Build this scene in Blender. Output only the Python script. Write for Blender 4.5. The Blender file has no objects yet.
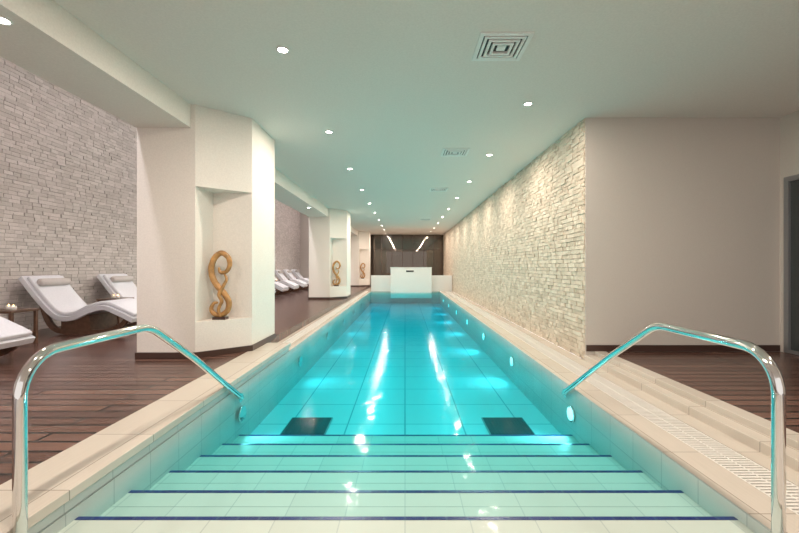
import bpy, math, random
from mathutils import Vector
random.seed(7)
S=bpy.context.scene
C=S.collection
F=400.0
H=1.15
ZC=2.98; ZD=0.11; ZW=-0.035
YE=23.0
# ---------------- materials ----------------
def nodes(name):
    m=bpy.data.materials.new(name); m.use_nodes=True
    nt=m.node_tree
    return m,nt,nt.nodes['Principled BSDF']
def N(nt,t,**k):
    n=nt.nodes.new(t)
    for a,b in k.items(): setattr(n,a,b)
    return n
def plain(name,col,rough=.5,metal=0,bump=0,bscale=60,var=.04,spec=.5):
    m,nt,b=nodes(name)
    b.inputs['Roughness'].default_value=rough
    b.inputs['Metallic'].default_value=metal
    b.inputs['Specular IOR Level'].default_value=spec
    tc=N(nt,'ShaderNodeTexCoord'); no=N(nt,'ShaderNodeTexNoise')
    no.inputs['Scale'].default_value=bscale; no.inputs['Detail'].default_value=4
    nt.links.new(tc.outputs['Object'],no.inputs['Vector'])
    cr=N(nt,'ShaderNodeValToRGB')
    cr.color_ramp.elements[0].position=.3; cr.color_ramp.elements[1].position=.7
    cr.color_ramp.elements[0].color=[max(0,c*(1-var)) for c in col]+[1]
    cr.color_ramp.elements[1].color=[min(1,c*(1+var)) for c in col]+[1]
    nt.links.new(no.outputs['Fac'],cr.inputs['Fac']); nt.links.new(cr.outputs['Color'],b.inputs['Base Color'])
    if bump:
        bp=N(nt,'ShaderNodeBump'); bp.inputs['Strength'].default_value=bump; bp.inputs['Distance'].default_value=.01
        nt.links.new(no.outputs['Fac'],bp.inputs['Height']); nt.links.new(bp.outputs['Normal'],b.inputs['Normal'])
    return m
def emit(name,col,s):
    m,nt,b=nodes(name)
    b.inputs['Base Color'].default_value=(*col,1)
    b.inputs['Emission Color'].default_value=(*col,1); b.inputs['Emission Strength'].default_value=s
    return m
def brickmat(name,c1,c2,cm,bw,rh,mortar,rough=.4,axes='XY',offset=.5,grain=0,bump=.3,spec=.5):
    m,nt,b=nodes(name)
    b.inputs['Roughness'].default_value=rough; b.inputs['Specular IOR Level'].default_value=spec
    tc=N(nt,'ShaderNodeTexCoord'); sx=N(nt,'ShaderNodeSeparateXYZ'); cx=N(nt,'ShaderNodeCombineXYZ')
    nt.links.new(tc.outputs['Object'],sx.inputs[0])
    nt.links.new(sx.outputs[axes[0]],cx.inputs[0]); nt.links.new(sx.outputs[axes[1]],cx.inputs[1])
    br=N(nt,'ShaderNodeTexBrick'); br.offset=offset
    br.inputs['Scale'].default_value=1; br.inputs['Brick Width'].default_value=bw; br.inputs['Row Height'].default_value=rh
    br.inputs['Mortar Size'].default_value=mortar; br.inputs['Mortar Smooth'].default_value=.1
    br.inputs['Color1'].default_value=(*c1,1); br.inputs['Color2'].default_value=(*c2,1); br.inputs['Mortar'].default_value=(*cm,1)
    nt.links.new(cx.outputs[0],br.inputs['Vector'])
    out=br.outputs['Color']
    if grain:
        mp=N(nt,'ShaderNodeMapping'); mp.inputs['Scale'].default_value=(3,60,1)
        no=N(nt,'ShaderNodeTexNoise'); no.inputs['Scale'].default_value=1.5; no.inputs['Detail'].default_value=5
        nt.links.new(cx.outputs[0],mp.inputs['Vector']); nt.links.new(mp.outputs[0],no.inputs['Vector'])
        mr=N(nt,'ShaderNodeMapRange'); mr.inputs['To Min'].default_value=1-grain; mr.inputs['To Max'].default_value=1+grain
        nt.links.new(no.outputs['Fac'],mr.inputs['Value'])
        mx=N(nt,'ShaderNodeMix',data_type='RGBA',blend_type='MULTIPLY'); mx.inputs['Factor'].default_value=1
        nt.links.new(out,mx.inputs['A']); nt.links.new(mr.outputs[0],mx.inputs['B']); out=mx.outputs['Result']
    nt.links.new(out,b.inputs['Base Color'])
    bp=N(nt,'ShaderNodeBump'); bp.invert=True; bp.inputs['Strength'].default_value=bump; bp.inputs['Distance'].default_value=.004
    nt.links.new(br.outputs['Fac'],bp.inputs['Height']); nt.links.new(bp.outputs['Normal'],b.inputs['Normal'])
    return m
M_paint=plain('paint_offwhite',(.79,.73,.67),.7,bump=.03)
M_ceil=plain('paint_ceiling',(.76,.70,.655),.7,bump=.02)
M_grey=plain('paint_warm_grey',(.60,.55,.50),.7,bump=.03,var=.02)
M_trim=plain('wood_dark_trim',(.06,.03,.022),.35)
M_chrome=plain('chrome',(.78,.77,.76),.07,1,var=.01)
M_deck=brickmat('deck_boards',(.090,.043,.032),(.175,.090,.066),(.005,.003,.002),2.2,.125,.012,.27,'XY',.37,.45,.9)
M_mar=brickmat('marble_coping',(.54,.48,.41),(.60,.54,.47),(.29,.26,.22),.62,.33,.003,.25,'YX',.0,.08,.15)
M_tile=brickmat('pool_tile',(.62,.67,.67),(.66,.71,.71),(.24,.34,.38),.62,.62,.008,.3,'XY',.0,0,.1)
M_step=brickmat('step_tile',(.54,.55,.49),(.58,.59,.53),(.42,.44,.41),.31,5,.003,.45,'XY',.0,0,.1)
M_wtile=brickmat('pool_wall_tile',(.50,.54,.51),(.54,.58,.55),(.35,.40,.39),.31,.2,.003,.4,'YZ',.0,0,.1)
M_nose=brickmat('nosing_blue_tile',(.006,.018,.12),(.010,.028,.16),(.03,.06,.16),.10,5,.006,.3,'XY',.0,0,.1)
M_joint=plain('step_joint',(.34,.37,.35),.5)
M_grate=plain('grate_white',(.72,.69,.64),.4)
M_dark=plain('dark_void',(.03,.03,.03),.6)
M_drain=plain('drain_dark',(.02,.04,.045),.5)
M_wood=plain('wood_sculpture',(.44,.23,.08),.3,bscale=14,var=.35)
M_tabw=plain('wood_table',(.12,.06,.035),.4,bscale=20,var=.25)
M_shell=plain('lounger_shell_white',(.74,.74,.77),.35)
M_cush=plain('lounger_cushion',(.74,.74,.77),.8,bump=.1)
M_pill=plain('pillow_beige',(.58,.53,.50),.85,bump=.1)
M_alu=plain('aluminium_grey',(.33,.34,.35),.35,.6)
M_wht=plain('white_plaster',(.80,.77,.74),.5)
M_lamp=emit('lamp_glow',(1,.95,.86),45)
M_uw=emit('underwater_lamp_glow',(.85,1,1),1.6)
M_flame=emit('flame',(1,.5,.15),25)
M_trimw=plain('trim_white_ring',(.80,.79,.77),.4)
def stone(name,c0,c1):
    m,nt,b=nodes(name); b.inputs['Roughness'].default_value=.85
    at=N(nt,'ShaderNodeAttribute'); at.attribute_name='rnd'
    tc=N(nt,'ShaderNodeTexCoord'); no=N(nt,'ShaderNodeTexNoise'); no.inputs['Scale'].default_value=35; no.inputs['Detail'].default_value=6
    nt.links.new(tc.outputs['Object'],no.inputs['Vector'])
    ma=N(nt,'ShaderNodeMath',operation='MULTIPLY_ADD'); ma.inputs[1].default_value=.6
    nt.links.new(at.outputs['Fac'],ma.inputs[0])
    m2=N(nt,'ShaderNodeMath',operation='MULTIPLY'); m2.inputs[1].default_value=.4
    nt.links.new(no.outputs['Fac'],m2.inputs[0]); nt.links.new(m2.outputs[0],ma.inputs[2])
    cr=N(nt,'ShaderNodeValToRGB'); cr.color_ramp.elements[0].position=.05; cr.color_ramp.elements[1].position=.8
    cr.color_ramp.elements[0].color=(*c0,1); cr.color_ramp.elements[1].color=(*c1,1)
    nt.links.new(ma.outputs[0],cr.inputs['Fac']); nt.links.new(cr.outputs['Color'],b.inputs['Base Color'])
    bp=N(nt,'ShaderNodeBump'); bp.inputs['Strength'].default_value=.7; bp.inputs['Distance'].default_value=.012
    nt.links.new(no.outputs['Fac'],bp.inputs['Height']); nt.links.new(bp.outputs['Normal'],b.inputs['Normal'])
    return m
M_stR=stone('stone_warm',(.52,.43,.33),(.76,.66,.54))
M_stL=stone('stone_cool',(.50,.45,.41),(.68,.62,.58))
M_mort=plain('stone_mortar',(.32,.28,.24),.9)
M_glass,nt,b=nodes('bronze_mirror_glass')
g=N(nt,'ShaderNodeBsdfGlossy'); g.inputs['Roughness'].default_value=.03; g.inputs['Color'].default_value=(.24,.20,.17,1)
b.inputs['Base Color'].default_value=(.02,.016,.013,1); b.inputs['Roughness'].default_value=.3
mx=N(nt,'ShaderNodeMixShader'); mx.inputs[0].default_value=.5
nt.links.new(b.outputs[0],mx.inputs[1]); nt.links.new(g.outputs[0],mx.inputs[2])
nt.links.new(mx.outputs[0],nt.nodes['Material Output'].inputs['Surface'])
M_dglass=plain('door_glass_dark',(.05,.06,.06),.08)
# water
M_water,nt,b=nodes('pool_water'); nt.nodes.remove(b)
geo=N(nt,'ShaderNodeNewGeometry'); tc=N(nt,'ShaderNodeTexCoord')
mp=N(nt,'ShaderNodeMapping'); mp.inputs['Scale'].default_value=(1.3,.8,1)
no=N(nt,'ShaderNodeTexNoise'); no.inputs['Scale'].default_value=5.0; no.inputs['Detail'].default_value=2
nt.links.new(tc.outputs['Object'],mp.inputs[0]); nt.links.new(mp.outputs[0],no.inputs['Vector'])
bp=N(nt,'ShaderNodeBump'); bp.inputs['Strength'].default_value=.26; bp.inputs['Distance'].default_value=.02
nt.links.new(no.outputs['Fac'],bp.inputs['Height'])
dt=N(nt,'ShaderNodeVectorMath',operation='DOT_PRODUCT')
nt.links.new(geo.outputs['Incoming'],dt.inputs[0]); nt.links.new(geo.outputs['Normal'],dt.inputs[1])
def mth(op,a,bv=None):
    n=N(nt,'ShaderNodeMath',operation=op)
    nt.links.new(a,n.inputs[0])
    if bv is not None: n.inputs[1].default_value=bv
    return n.outputs[0]
ab=mth('ABSOLUTE',dt.outputs['Value'])
sb=N(nt,'ShaderNodeMath',operation='SUBTRACT'); sb.inputs[0].default_value=1; nt.links.new(ab,sb.inputs[1])
pw=mth('POWER',sb.outputs[0],5.0); pm=mth('MULTIPLY',pw,.27); fr=mth('ADD',pm,.002)
gl=N(nt,'ShaderNodeBsdfGlossy'); gl.inputs['Roughness'].default_value=.09
nt.links.new(bp.outputs['Normal'],gl.inputs['Normal'])
tr=N(nt,'ShaderNodeBsdfTransparent')
mx=N(nt,'ShaderNodeMixShader'); nt.links.new(fr,mx.inputs[0]); nt.links.new(tr.outputs[0],mx.inputs[1]); nt.links.new(gl.outputs[0],mx.inputs[2])
va=N(nt,'ShaderNodeVolumeAbsorption'); va.inputs['Color'].default_value=(.0,.87,.92,1); va.inputs['Density'].default_value=1.45
o=nt.nodes['Material Output']; nt.links.new(mx.outputs[0],o.inputs['Surface']); nt.links.new(va.outputs[0],o.inputs['Volume'])

# ---------------- mesh builder ----------------
class MB:
    def __init__(s): s.v=[];s.f=[];s.m=[];s.mats=[];s.sm=[]
    def mi(s,m):
        if m not in s.mats: s.mats.append(m)
        return s.mats.index(m)
    def box(s,x0,x1,y0,y1,z0,z1,m):
        s.prism([(x0,y0),(x1,y0),(x1,y1),(x0,y1)],z0,z1,m)
    def prism(s,p,z0,z1,m):
        n=len(p);b=len(s.v);k=s.mi(m)
        s.v+=[(x,y,z0) for x,y in p]+[(x,y,z1) for x,y in p]
        fs=[tuple(b+n-1-i for i in range(n)),tuple(b+n+i for i in range(n))]
        fs+=[(b+i,b+(i+1)%n,b+n+(i+1)%n,b+n+i) for i in range(n)]
        s.f+=fs;s.m+=[k]*len(fs);s.sm+=[False]*len(fs)
    def ribbon(s,top,bot,y0,y1,m):
        n=len(top);b=len(s.v);k=s.mi(m)
        for y in (y0,y1):
            s.v+=[(x,y,z) for x,z in top]; s.v+=[(x,y,z) for x,z in bot]
        A=lambda i:b+i;B=lambda i:b+n+i;A2=lambda i:b+2*n+i;B2=lambda i:b+3*n+i
        for i in range(n-1):
            fs=[(A(i),A(i+1),A2(i+1),A2(i)),(B(i),B2(i),B2(i+1),B(i+1)),(A(i),B(i),B(i+1),A(i+1)),(A2(i),A2(i+1),B2(i+1),B2(i))]
            s.f+=fs;s.m+=[k]*4;s.sm+=[True,True,False,False]
        fs=[(A(0),A2(0),B2(0),B(0)),(A(n-1),B(n-1),B2(n-1),A2(n-1))]
        s.f+=fs;s.m+=[k]*2;s.sm+=[False]*2
    def tube(s,pts,rad,m,seg=14,ry=1.0,closed=False):
        pts=[Vector(p) for p in pts];n=len(pts);k=s.mi(m);b=len(s.v)
        if not isinstance(rad,(list,tuple)): rad=[rad]*n
        up=None
        for i,p in enumerate(pts):
            if closed: t=(pts[(i+1)%n]-pts[i-1]).normalized()
            else: t=(pts[min(i+1,n-1)]-pts[max(i-1,0)]).normalized()
            if up is None:
                up=Vector((0,0,1)) if abs(t.z)<.9 else Vector((1,0,0))
            u=(up-t*up.dot(t)).normalized(); w=t.cross(u); up=u
            for j in range(seg):
                a=2*math.pi*j/seg
                s.v.append(tuple(p+u*math.cos(a)*rad[i]+w*math.sin(a)*rad[i]*ry))
        for i in range(n if closed else n-1):
            i2=(i+1)%n
            for j in range(seg):
                s.f.append((b+i*seg+j,b+i*seg+(j+1)%seg,b+i2*seg+(j+1)%seg,b+i2*seg+j)); s.m.append(k); s.sm.append(True)
        if not closed:
            s.f.append(tuple(b+seg-1-j for j in range(seg))); s.f.append(tuple(b+(n-1)*seg+j for j in range(seg)))
            s.m+=[k,k]; s.sm+=[False,False]
    def cyl(s,c,r,h,m,seg=24,axis='Z',r2=None):
        c=Vector(c);d={'Z':Vector((0,0,1)),'X':Vector((1,0,0)),'Y':Vector((0,1,0))}[axis]
        s.tube([c,c+d*h],[r,r if r2 is None else r2],m,seg)
    def obj(s,name,parent=None,bevel=0,loc=None):
        me=bpy.data.meshes.new(name); me.from_pydata(s.v,[],s.f)
        for m in s.mats: me.materials.append(m)
        me.polygons.foreach_set('material_index',s.m); me.polygons.foreach_set('use_smooth',s.sm); me.update()
        o=bpy.data.objects.new(name,me); C.objects.link(o)
        if parent: o.parent=parent
        if loc: o.location=loc
        if bevel:
            bv=o.modifiers.new('bevel','BEVEL'); bv.width=bevel; bv.segments=3; bv.limit_method='ANGLE'; bv.angle_limit=.7
        return o
def catmull(p,k=8):
    out=[];n=len(p)
    for i in range(n-1):
        a=p[max(i-1,0)];b=p[i];c=p[i+1];d=p[min(i+2,n-1)]
        for j in range(k):
            t=j/k
            out.append(tuple(.5*((2*b[q])+(-a[q]+c[q])*t+(2*a[q]-5*b[q]+4*c[q]-d[q])*t*t+(-a[q]+3*b[q]-3*c[q]+d[q])*t**3) for q in range(len(b))))
    out.append(tuple(p[-1])); return out
def light(name,kind,loc,power,col,parent=None,size=.1,rot=(0,0,0),sy=None,spread=None,spot=None):
    l=bpy.data.lights.new(name,kind); l.energy=power; l.color=col
    if kind=='AREA':
        l.shape='DISK' if sy is None else 'RECTANGLE'; l.size=size
        if sy: l.size_y=sy
        if spread: l.spread=spread
    else: l.shadow_soft_size=size
    if spot: l.spot_size=spot; l.spot_blend=.8
    o=bpy.data.objects.new(name,l); C.objects.link(o); o.location=loc; o.rotation_euler=rot
    if parent:
        o.parent=parent; o.location=Vector(loc)-parent.location
    return o

# ---------------- stone walls ----------------
def stonewall(name,u0,u1,z0,z1,mapf,mat,rh,lmin,lmax,dmax,jd):
    V=[];Fc=[];mi=[];rn=[]
    z=z0
    while z<z1-.01:
        h=min(rh*random.uniform(.92,1.08),z1-z)
        u=u0-random.uniform(0,.1)
        while u<u1:
            L=random.uniform(lmin,lmax); a=max(u,u0); b=min(u+L,u1)
            if b-a>.012:
                d=random.uniform(.004,dmax); g=.003
                k=len(V); r=random.random()
                j=lambda s:random.uniform(-s,s)
                pts=[(a+g,z+g),(b-g,z+g),(b-g,z+h-g),(a+g,z+h-g)]
                for (p,q) in pts: V.append(mapf(p,q,-.02)); rn.append(r)
                for (p,q) in pts: V.append(mapf(p+j(.004),q+j(.003),d+j(jd))); rn.append(r)
                for f in [(4,5,6,7),(0,1,5,4),(1,2,6,5),(2,3,7,6),(3,0,4,7)]:
                    Fc.append(tuple(k+i for i in f)); mi.append(0)
            u+=L
        z+=h
    k=len(V)
    for p,q in [(u0,z0),(u1,z0),(u1,z1),(u0,z1)]: V.append(mapf(p,q,-.002)); rn.append(.5)
    for p,q in [(u0,z0),(u1,z0),(u1,z1),(u0,z1)]: V.append(mapf(p,q,-.12)); rn.append(.5)
    for f in [(0,1,2,3),(7,6,5,4),(0,4,5,1),(1,5,6,2),(2,6,7,3),(3,7,4,0)]:
        Fc.append(tuple(k+i for i in f)); mi.append(1)
    me=bpy.data.meshes.new(name); me.from_pydata(V,[],Fc); me.materials.append(mat); me.materials.append(M_mort)
    me.polygons.foreach_set('material_index',mi)
    at=me.attributes.new('rnd','FLOAT','POINT'); at.data.foreach_set('value',rn)
    me.update(); o=bpy.data.objects.new(name,me); C.objects.link(o); return o
XR=2.22
stonewall('wall_right_stone',4.93,YE,0.0,ZC,lambda u,z,d:(XR-d,u,z),M_stR,.054,.07,.17,.019,.005)
stonewall('wall_left_stone',-2.0,YE,ZD,4.3,lambda u,z,d:(-6.02+d,u,z),M_stL,.060,.12,.20,.016,.004)

# ---------------- room shell ----------------
b=MB(); b.box(XR+.001,4.75,4.92,5.05,-.1,ZC,M_grey); b.obj('wall_right_return')
b=MB(); b.box(XR+.01,4.60,4.905,4.92,ZD,ZD+.075,M_trim); b.obj('baseboard_right')
b=MB(); b.box(4.61,4.75,-3,4.92,2.23,ZC,M_grey); b.box(4.61,4.75,4.86,4.92,-.1,2.23,M_grey); b.box(4.61,4.75,-3,1.2,-.1,2.23,M_grey); b.obj('wall_right_side')
d=MB()
d.box(4.60,4.68,1.2,4.86,2.17,2.23,M_alu); d.box(4.60,4.68,1.2,4.86,ZD,ZD+.04,M_alu)
for y in (1.2,2.38,3.6,4.80): d.box(4.60,4.68,y,y+.06,ZD+.04,2.17,M_alu)
d.box(4.63,4.64,1.26,4.80,ZD+.04,2.17,M_dglass)
for y in (2.5,3.75): d.tube([(4.60,y,1.0),(4.55,y,1.0),(4.55,y,1.35),(4.60,y,1.35)],.012,M_chrome,10)
d.obj('door_1')
b=MB(); b.box(-2.42,4.75,-3,YE+.2,ZC,ZC+.15,M_ceil); b.obj('ceiling')
b=MB(); b.box(-6.2,-3.03,-3,YE+.2,4.3,4.42,M_ceil); b.obj('ceiling_left_aisle')
b=MB(); b.box(-3.03,-2.42,-3,YE,2.72,4.3,M_paint); b.obj('trim_beam')
b=MB(); b.box(-6.1,-2.0,YE,YE+.15,ZD,4.3,M_grey); b.obj('wall_back_left')
b=MB(); b.box(-2.2,XR,YE-.02,YE+.1,-.1,ZC,M_glass)
b.obj('window_1')
b=MB()
x=-1.95
while x<2.2:
    b.box(x-.012,x+.012,YE-.05,YE-.02,0,ZC,M_trim); x+=.6
b.box(-2.0,XR,YE-.05,YE-.02,2.1,2.12,M_trim)
b.obj('trim_window_mullions')
def column(y):
    yb=y+1.28; m=y+.42
    b=MB()
    P=[(-3.03,y),(-2.37,y),(-1.89,m),(-1.89,yb),(-3.03,yb)]
    L=[(-3.03,y),(-2.37,y),(-2.37,m),(-1.89,m),(-1.89,yb),(-3.03,yb)]
    P2=[(-2.42,y),(-2.37,y),(-1.89,m),(-1.89,yb),(-2.42,yb)]
    b.prism(P,ZD,.52,M_paint); b.prism(P,2.06,2.72,M_paint)
    b.prism(L,.52,2.06,M_paint); b.prism(P2,2.72,ZC,M_paint)
    o=b.obj('column')
    k=MB(); e=.014
    Q=[(-3.03-e,y-e),(-2.37+e*.4,y-e),(-1.89+e,m-e*.4),(-1.89+e,yb+e),(-3.03-e,yb+e)]
    k.prism(Q,ZD,ZD+.07,M_trim); k.obj('baseboard_column')
    s=MB(); cx,cy,z0=-2.20,y+.25,.52
    s.box(cx-.075,cx+.075,cy-.05,cy+.05,z0,z0+.03,M_trim)
    def T(pts,r0,r1,rm):
        c=catmull([(cx+p[0],cy+p[1],z0+p[2]) for p in pts],8); n=len(c)
        rr=[]
        for i in range(n):
            t=i/(n-1); rr.append(rm*math.sin(math.pi*t)**.6+r0*(1-t)+r1*t if 0<t<1 else (r0 if t==0 else r1))
        s.tube(c,rr,M_wood,14)
    # open S: lower curl, rising body, upper spiral
    T([(-.03,0,.20),(-.08,0,.19),(-.11,0,.12),(-.07,0,.065),(.0,0,.05),(.08,0,.10),(.10,0,.20),(.05,0,.30),(-.03,0,.39),(-.09,0,.49),(-.11,0,.61),(-.07,0,.73),(.01,0,.79),(.09,0,.74),(.11,0,.65),(.07,0,.57),(.0,0,.56),(-.02,0,.62)],.010,.010,.026)
    # slim second strand hugging the body
    T([(.02,-.03,.03),(-.01,-.03,.12),(.03,-.035,.22),(.0,-.04,.30),(.05,-.035,.40),(.08,-.02,.48),(.04,.0,.55)],.012,.007,.012)
    s.obj('abstract_wood_sculpture')
for y in (4.52,12.6,20.6): column(y)

# ---------------- floors / decks ----------------
b=MB(); b.box(-6.1,-1.93,-3,YE,-.1,ZD,M_deck); b.obj('floor_deck_left')
b=MB(); b.box(2.46,4.75,-3,4.92,-.1,ZD-.005,M_deck); b.obj('floor_deck_right')
b=MB(); b.box(XR-.02,2.33,-3,4.92,-.1,ZD-.045,M_mar); b.box(2.33,2.46,-3,4.92,-.1,ZD,M_mar); b.obj('trim_curb_right',bevel=.004)
b=MB(); b.box(-1.93,-1.56,-3,5.47,-.04+.1,ZD,M_mar); b.box(-1.93,-1.585,-3,5.47,-.8,.06,M_wtile); b.obj('trim_coping_left',bevel=.004)
def gutter(name,xa,xb,ga,gb,y0,y1):
    b=MB()
    b.box(xa,ga,y0,y1,-.8,0,M_mar); b.box(gb,xb,y0,y1,-.8,0,M_mar); b.box(ga,gb,y0,y1,-.8,-.06,M_dark)
    y=y0
    while y<y1-.02:
        b.box(ga+.003,gb-.003,y,y+.017,-.02,-.001,M_grate); y+=.028
    for xx in (ga+.003,(ga+gb)/2-.005,gb-.013): b.box(xx,xx+.01,y0,y1,-.022,-.0015,M_grate)
    b.obj(name)
gutter('floor_gutter_right',1.6,XR-.02,1.82,2.06,-3,18.6)
gutter('floor_gutter_left',-1.93,-1.58,-1.86,-1.70,5.47,18.6)
b=MB(); b.box(-1.58,1.6,-3,1.35,-.8,0,M_mar); b.obj('floor_coping_front')
b=MB(); b.box(-1.93,XR-.01,18.6,YE,-.8,0,M_mar); b.obj('floor_back')

# ---------------- pool ----------------
ZF=-.56
b=MB()
b.box(-1.58,1.6,3.8,18.6,ZF-.1,ZF,M_tile)
b.box(-1.60,-1.578,1.35,18.6,ZF-.1,-.002,M_wtile); b.box(1.59,1.605,1.35,18.6,ZF-.1,-.002,M_wtile)
b.box(-1.58,1.6,18.58,18.62,ZF-.1,-.002,M_wtile)
b.obj('pool_basin')
b=MB()
ys=[1.93,2.30,2.69,3.09,3.46,3.81]; zs=[-.06,-.14,-.225,-.31,-.385,-.455]
prev=1.35
for i,(y,z) in enumerate(zip(ys,zs)):
    b.box(-1.578,1.59,prev,y,ZF-.1,z,M_step)
    b.box(-1.577,1.589,y-.022,y+.003,z-.012,z+.002,M_nose)
    b.box(-1.577,1.589,y-.154,y-.151,z-.01,z+.0008,M_joint)
    prev=y
b.obj('pool_steps')
b=MB(); 
for xa in (-1.27,.86):
    b.box(xa,xa+.46,4.03,4.5,ZF,ZF+.012,M_alu)
    b.box(xa+.012,xa+.448,4.042,4.488,ZF+.012,ZF+.016,M_drain)
    for i in range(12): b.box(xa+.03+i*.035,xa+.045+i*.035,4.06,4.47,ZF+.016,ZF+.02,M_drain)
b.obj('pool_drain_grilles')
b=MB(); b.box(-1.577,1.589,1.351,18.579,ZF-.05,ZW,M_water); b.obj('pool_water')
y=3.80
while y<18.4:  # only the nearest right lamp is known; others added to brighten the pool
    for sx,x in ((1,1.589),(-1,-1.577)):
        m=MB(); m.cyl((x-sx*.02,y,-.25),.075,.02,M_chrome,24,'X')
        m.cyl((x-sx*.02-(.006 if sx>0 else -.006),y,-.25),.06,.006,M_uw,24,'X')
        o=m.obj('underwater_lamp_and_fill')
        light('lamp_and_fill_beam','AREA',(x-sx*.04,y,-.25),5.4,(1,1,1),o,.12,(0,math.radians(70)*sx,0),spread=math.radians(135))
    y+=2.1
b=MB(); b.box(-1.58,XR-.03,18.62,18.9,0,.73,M_wht); b.obj('wall_low_back')
b=MB(); b.box(-.66,1.22,18.30,18.61,-.3,1.09,M_wht); b.box(-.68,1.24,18.28,18.63,1.09,1.115,M_wht)
b.box(.05,.40,18.285,18.299,.90,.97,M_dark)
b.obj('pool_waterfall_fountain',bevel=.006)

# ---------------- handrails ----------------
def rail(x,sx,dy=0,e=0):
    r=.0235
    P=[(0,1.66,-.06),(0,1.66,.2),(0,1.66,.55)]
    for a in range(0,91,10):
        t=math.radians(a); P.append((0,1.66+.17*(1-math.cos(t)),.62+.17*math.sin(t)))
    P+= [(0,2.1,.79),(0,2.36,.79)]
    for a in range(0,36,6):
        t=math.radians(a); P.append((0,2.38+.32*math.sin(t),.79-.32*(1-math.cos(t))))
    P+=[(0,2.95+e*.3,.49),(0,3.45+e*.8,.14),(0,3.72+e,-.045),(sx*.006,3.79+e,-.085),(sx*.02,3.83+e,-.10),(sx*.05,3.85+e,-.105)]
    m=MB(); m.tube([(x+p[0],p[1]+dy,p[2]) for p in P],r,M_chrome,20)
    m.cyl((x,1.66+dy,-.06),.05,.012,M_chrome,28)
    m.cyl((x+sx*.03,3.85+e+dy,-.105),.042,.012*sx,M_chrome,24,'X')
    m.obj('pool_handrail')
rail(1.55,1,0,.12); rail(-1.54,-1,-.06,.05)

# ---------------- ceiling fixtures ----------------
def downlight(x,y,z,p,col=(1,.87,.75)):
    m=MB(); 
    ring=[(x+.045*math.cos(a*math.pi/12),y+.045*math.sin(a*math.pi/12),z-.004) for a in range(24)]
    m.tube(ring,.008,M_trimw,8,closed=True)
    m.cyl((x,y,z-.006),.040,.004,M_lamp,24)
    o=m.obj('recessed_downlight')
    l=light('lamp','AREA',(x,y,z-.012),p,col,None,.076); l.parent=o; l.data.specular_factor=.3
y=.39
while y<22: downlight(1.38,y,ZC,27); y+=2.05
y=1.32
while y<22: downlight(-1.03,y,ZC,34); y+=2.05
y=2.54
while y<22: downlight(-2.56,y,2.72,15); y+=4.04
downlight(3.4,1.3,ZC,34)  # added lamp out of view, brightens the right side
def vent(x,y,w=.42):
    m=MB(); h=w/2
    for i,t in enumerate((0,.045,.085,.125)):
        a=h-t; wd=.034 if i==0 else .022; z0=ZC-.012-(.004*i if i else 0); z1=ZC-.001
        m.box(x-a,x+a,y-a,y-a+wd,z0,z1,M_trimw); m.box(x-a,x+a,y+a-wd,y+a,z0,z1,M_trimw)
        m.box(x-a,x-a+wd,y-a+wd,y+a-wd,z0,z1,M_trimw); m.box(x+a-wd,x+a,y-a+wd,y+a-wd,z0,z1,M_trimw)
    m.box(x-h+.02,x+h-.02,y-h+.02,y+h-.02,ZC-.004,ZC-.0005,M_dark)
    m.box(x-.035,x+.035,y-.035,y+.035,ZC-.016,ZC-.002,M_trimw)
    m.obj('ceiling_air_vent')
for y in (3.33,6.4,9.5,15.6): vent(.80,y)

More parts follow.
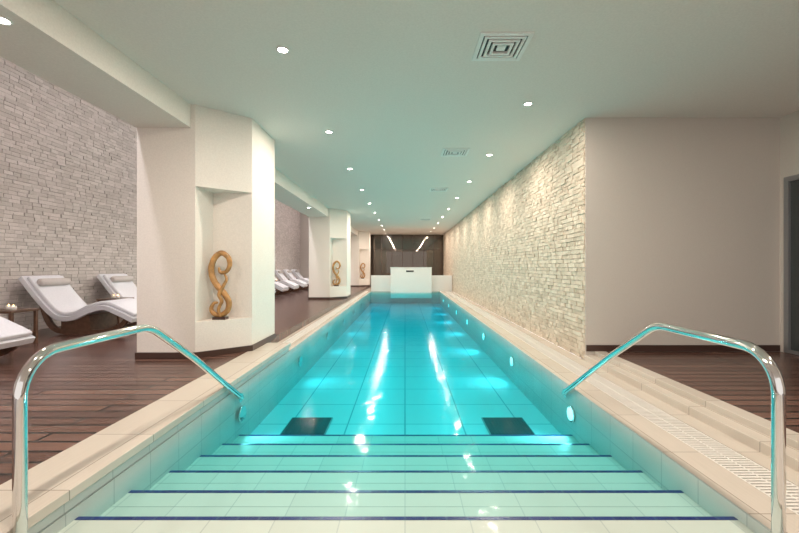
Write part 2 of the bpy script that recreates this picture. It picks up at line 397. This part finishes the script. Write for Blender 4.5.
# ---------------- loungers ----------------
prof=catmull([(0,.25),(.22,.36),(.46,.45),(.70,.40),(.95,.29),(1.18,.31),(1.42,.54),(1.70,.90)],6)
def offs(c,d):
    out=[]
    for i,p in enumerate(c):
        a=c[max(i-1,0)];q=c[min(i+1,len(c)-1)]
        tx,tz=q[0]-a[0],q[1]-a[1];l=math.hypot(tx,tz); out.append((p[0]-tz/l*d,p[1]+tx/l*d))
    return out
def lounger(xf,yc):
    e=bpy.data.objects.new('sun_lounger',None); C.objects.link(e); e.location=(xf,yc,ZD)
    g=lambda L:[(-x,z) for x,z in L]
    m=MB(); m.ribbon(g(offs(prof,.0)),g(offs(prof,-.075)),-.34,.34,M_shell); m.obj('shell',e,.008)
    c=prof[1:-1]
    m=MB(); m.ribbon(g(offs(c,.06)),g(offs(c,.002)),-.31,.31,M_cush); m.obj('cushion',e,.02)
    m=MB()
    px,pz=g(offs(prof,.10))[-4]
    m.tube([(px,-.27,pz),(px,-.25,pz),(px,.25,pz),(px,.27,pz)],[.03,.058,.058,.03],M_pill,16); m.obj('pillow',e)
    fr=catmull([(-.14,.22),(-.24,.12),(-.45,.045),(-.85,.03),(-1.15,.04),(-1.33,.16),(-1.45,.46)],6)
    m=MB()
    for yy in (-.30,.24): m.ribbon(offs(fr,-.038),offs(fr,.028),yy,yy+.06,M_tabw)
    m.box(-.9,-.85,-.25,.25,.0,.03,M_tabw); m.box(-.5,-.45,-.25,.25,.02,.05,M_tabw)
    m.ribbon([(-.72,.30),(-1.14,.26)],[(-.68,.03),(-1.14,.03)],-.29,.29,M_tabw)
    m.obj('base_frame',e)
def table(x,y):
    m=MB(); s=.2
    m.box(x-s,x+s,y-s,y+s,ZD+.44,ZD+.47,M_tabw)
    for a in(-1,1):
        for c in(-1,1): m.box(x+a*(s-.03)-.018,x+a*(s-.03)+.018,y+c*(s-.03)-.018,y+c*(s-.03)+.018,ZD,ZD+.44,M_tabw)
    m.box(x-s+.03,x+s-.03,y-s+.03,y+s-.03,ZD+.15,ZD+.17,M_tabw)
    o=m.obj('side_table',bevel=.003)
    for i,(dx,dy) in enumerate(((-.06,.03),(.07,-.04))):
        c=MB(); z=ZD+.47
        c.cyl((x+dx,y+dy,z),.032,.05,M_wht,16); c.cyl((x+dx,y+dy,z+.05),.006,.02,M_flame,8,r2=.001); c.obj('candle')
ly=[2.3,4.14,6.42,7.96,9.5,11.0,12.5,13.9,15.3,16.7,18.1,19.5,20.9]
for y in ly: lounger(-4.13,y)
for y in (5.28,7.19,8.73,10.25,13.2,16.0): table(-5.2,y)

# ---------------- lighting ----------------
for y in (0,4.5,9,13.5,18,21.5):
    m=MB(); m.box(-3.25,-3.05,y-2,y+2,4.16,4.22,M_trimw); o=m.obj('cove_light_fixture')
    light('led_strip','AREA',(-3.3,y,4.1),62,(.97,.93,1),None,.15,(0,math.radians(-38),0),3.9).parent=o
W=bpy.data.worlds.new('World'); S.world=W; W.use_nodes=True
W.node_tree.nodes['Background'].inputs[0].default_value=(1,.94,.89,1); W.node_tree.nodes['Background'].inputs[1].default_value=1.05
# ---------------- camera ----------------
cam=bpy.data.cameras.new('camera'); co=bpy.data.objects.new('camera',cam); C.objects.link(co); S.camera=co
co.location=(0,0,H); co.rotation_euler=(math.radians(90),0,0)
cam.sensor_width=36; cam.lens=F/799*36; cam.shift_x=-5.5/799; cam.clip_start=.05
S.view_settings.view_transform='Standard'; S.view_settings.look='None'
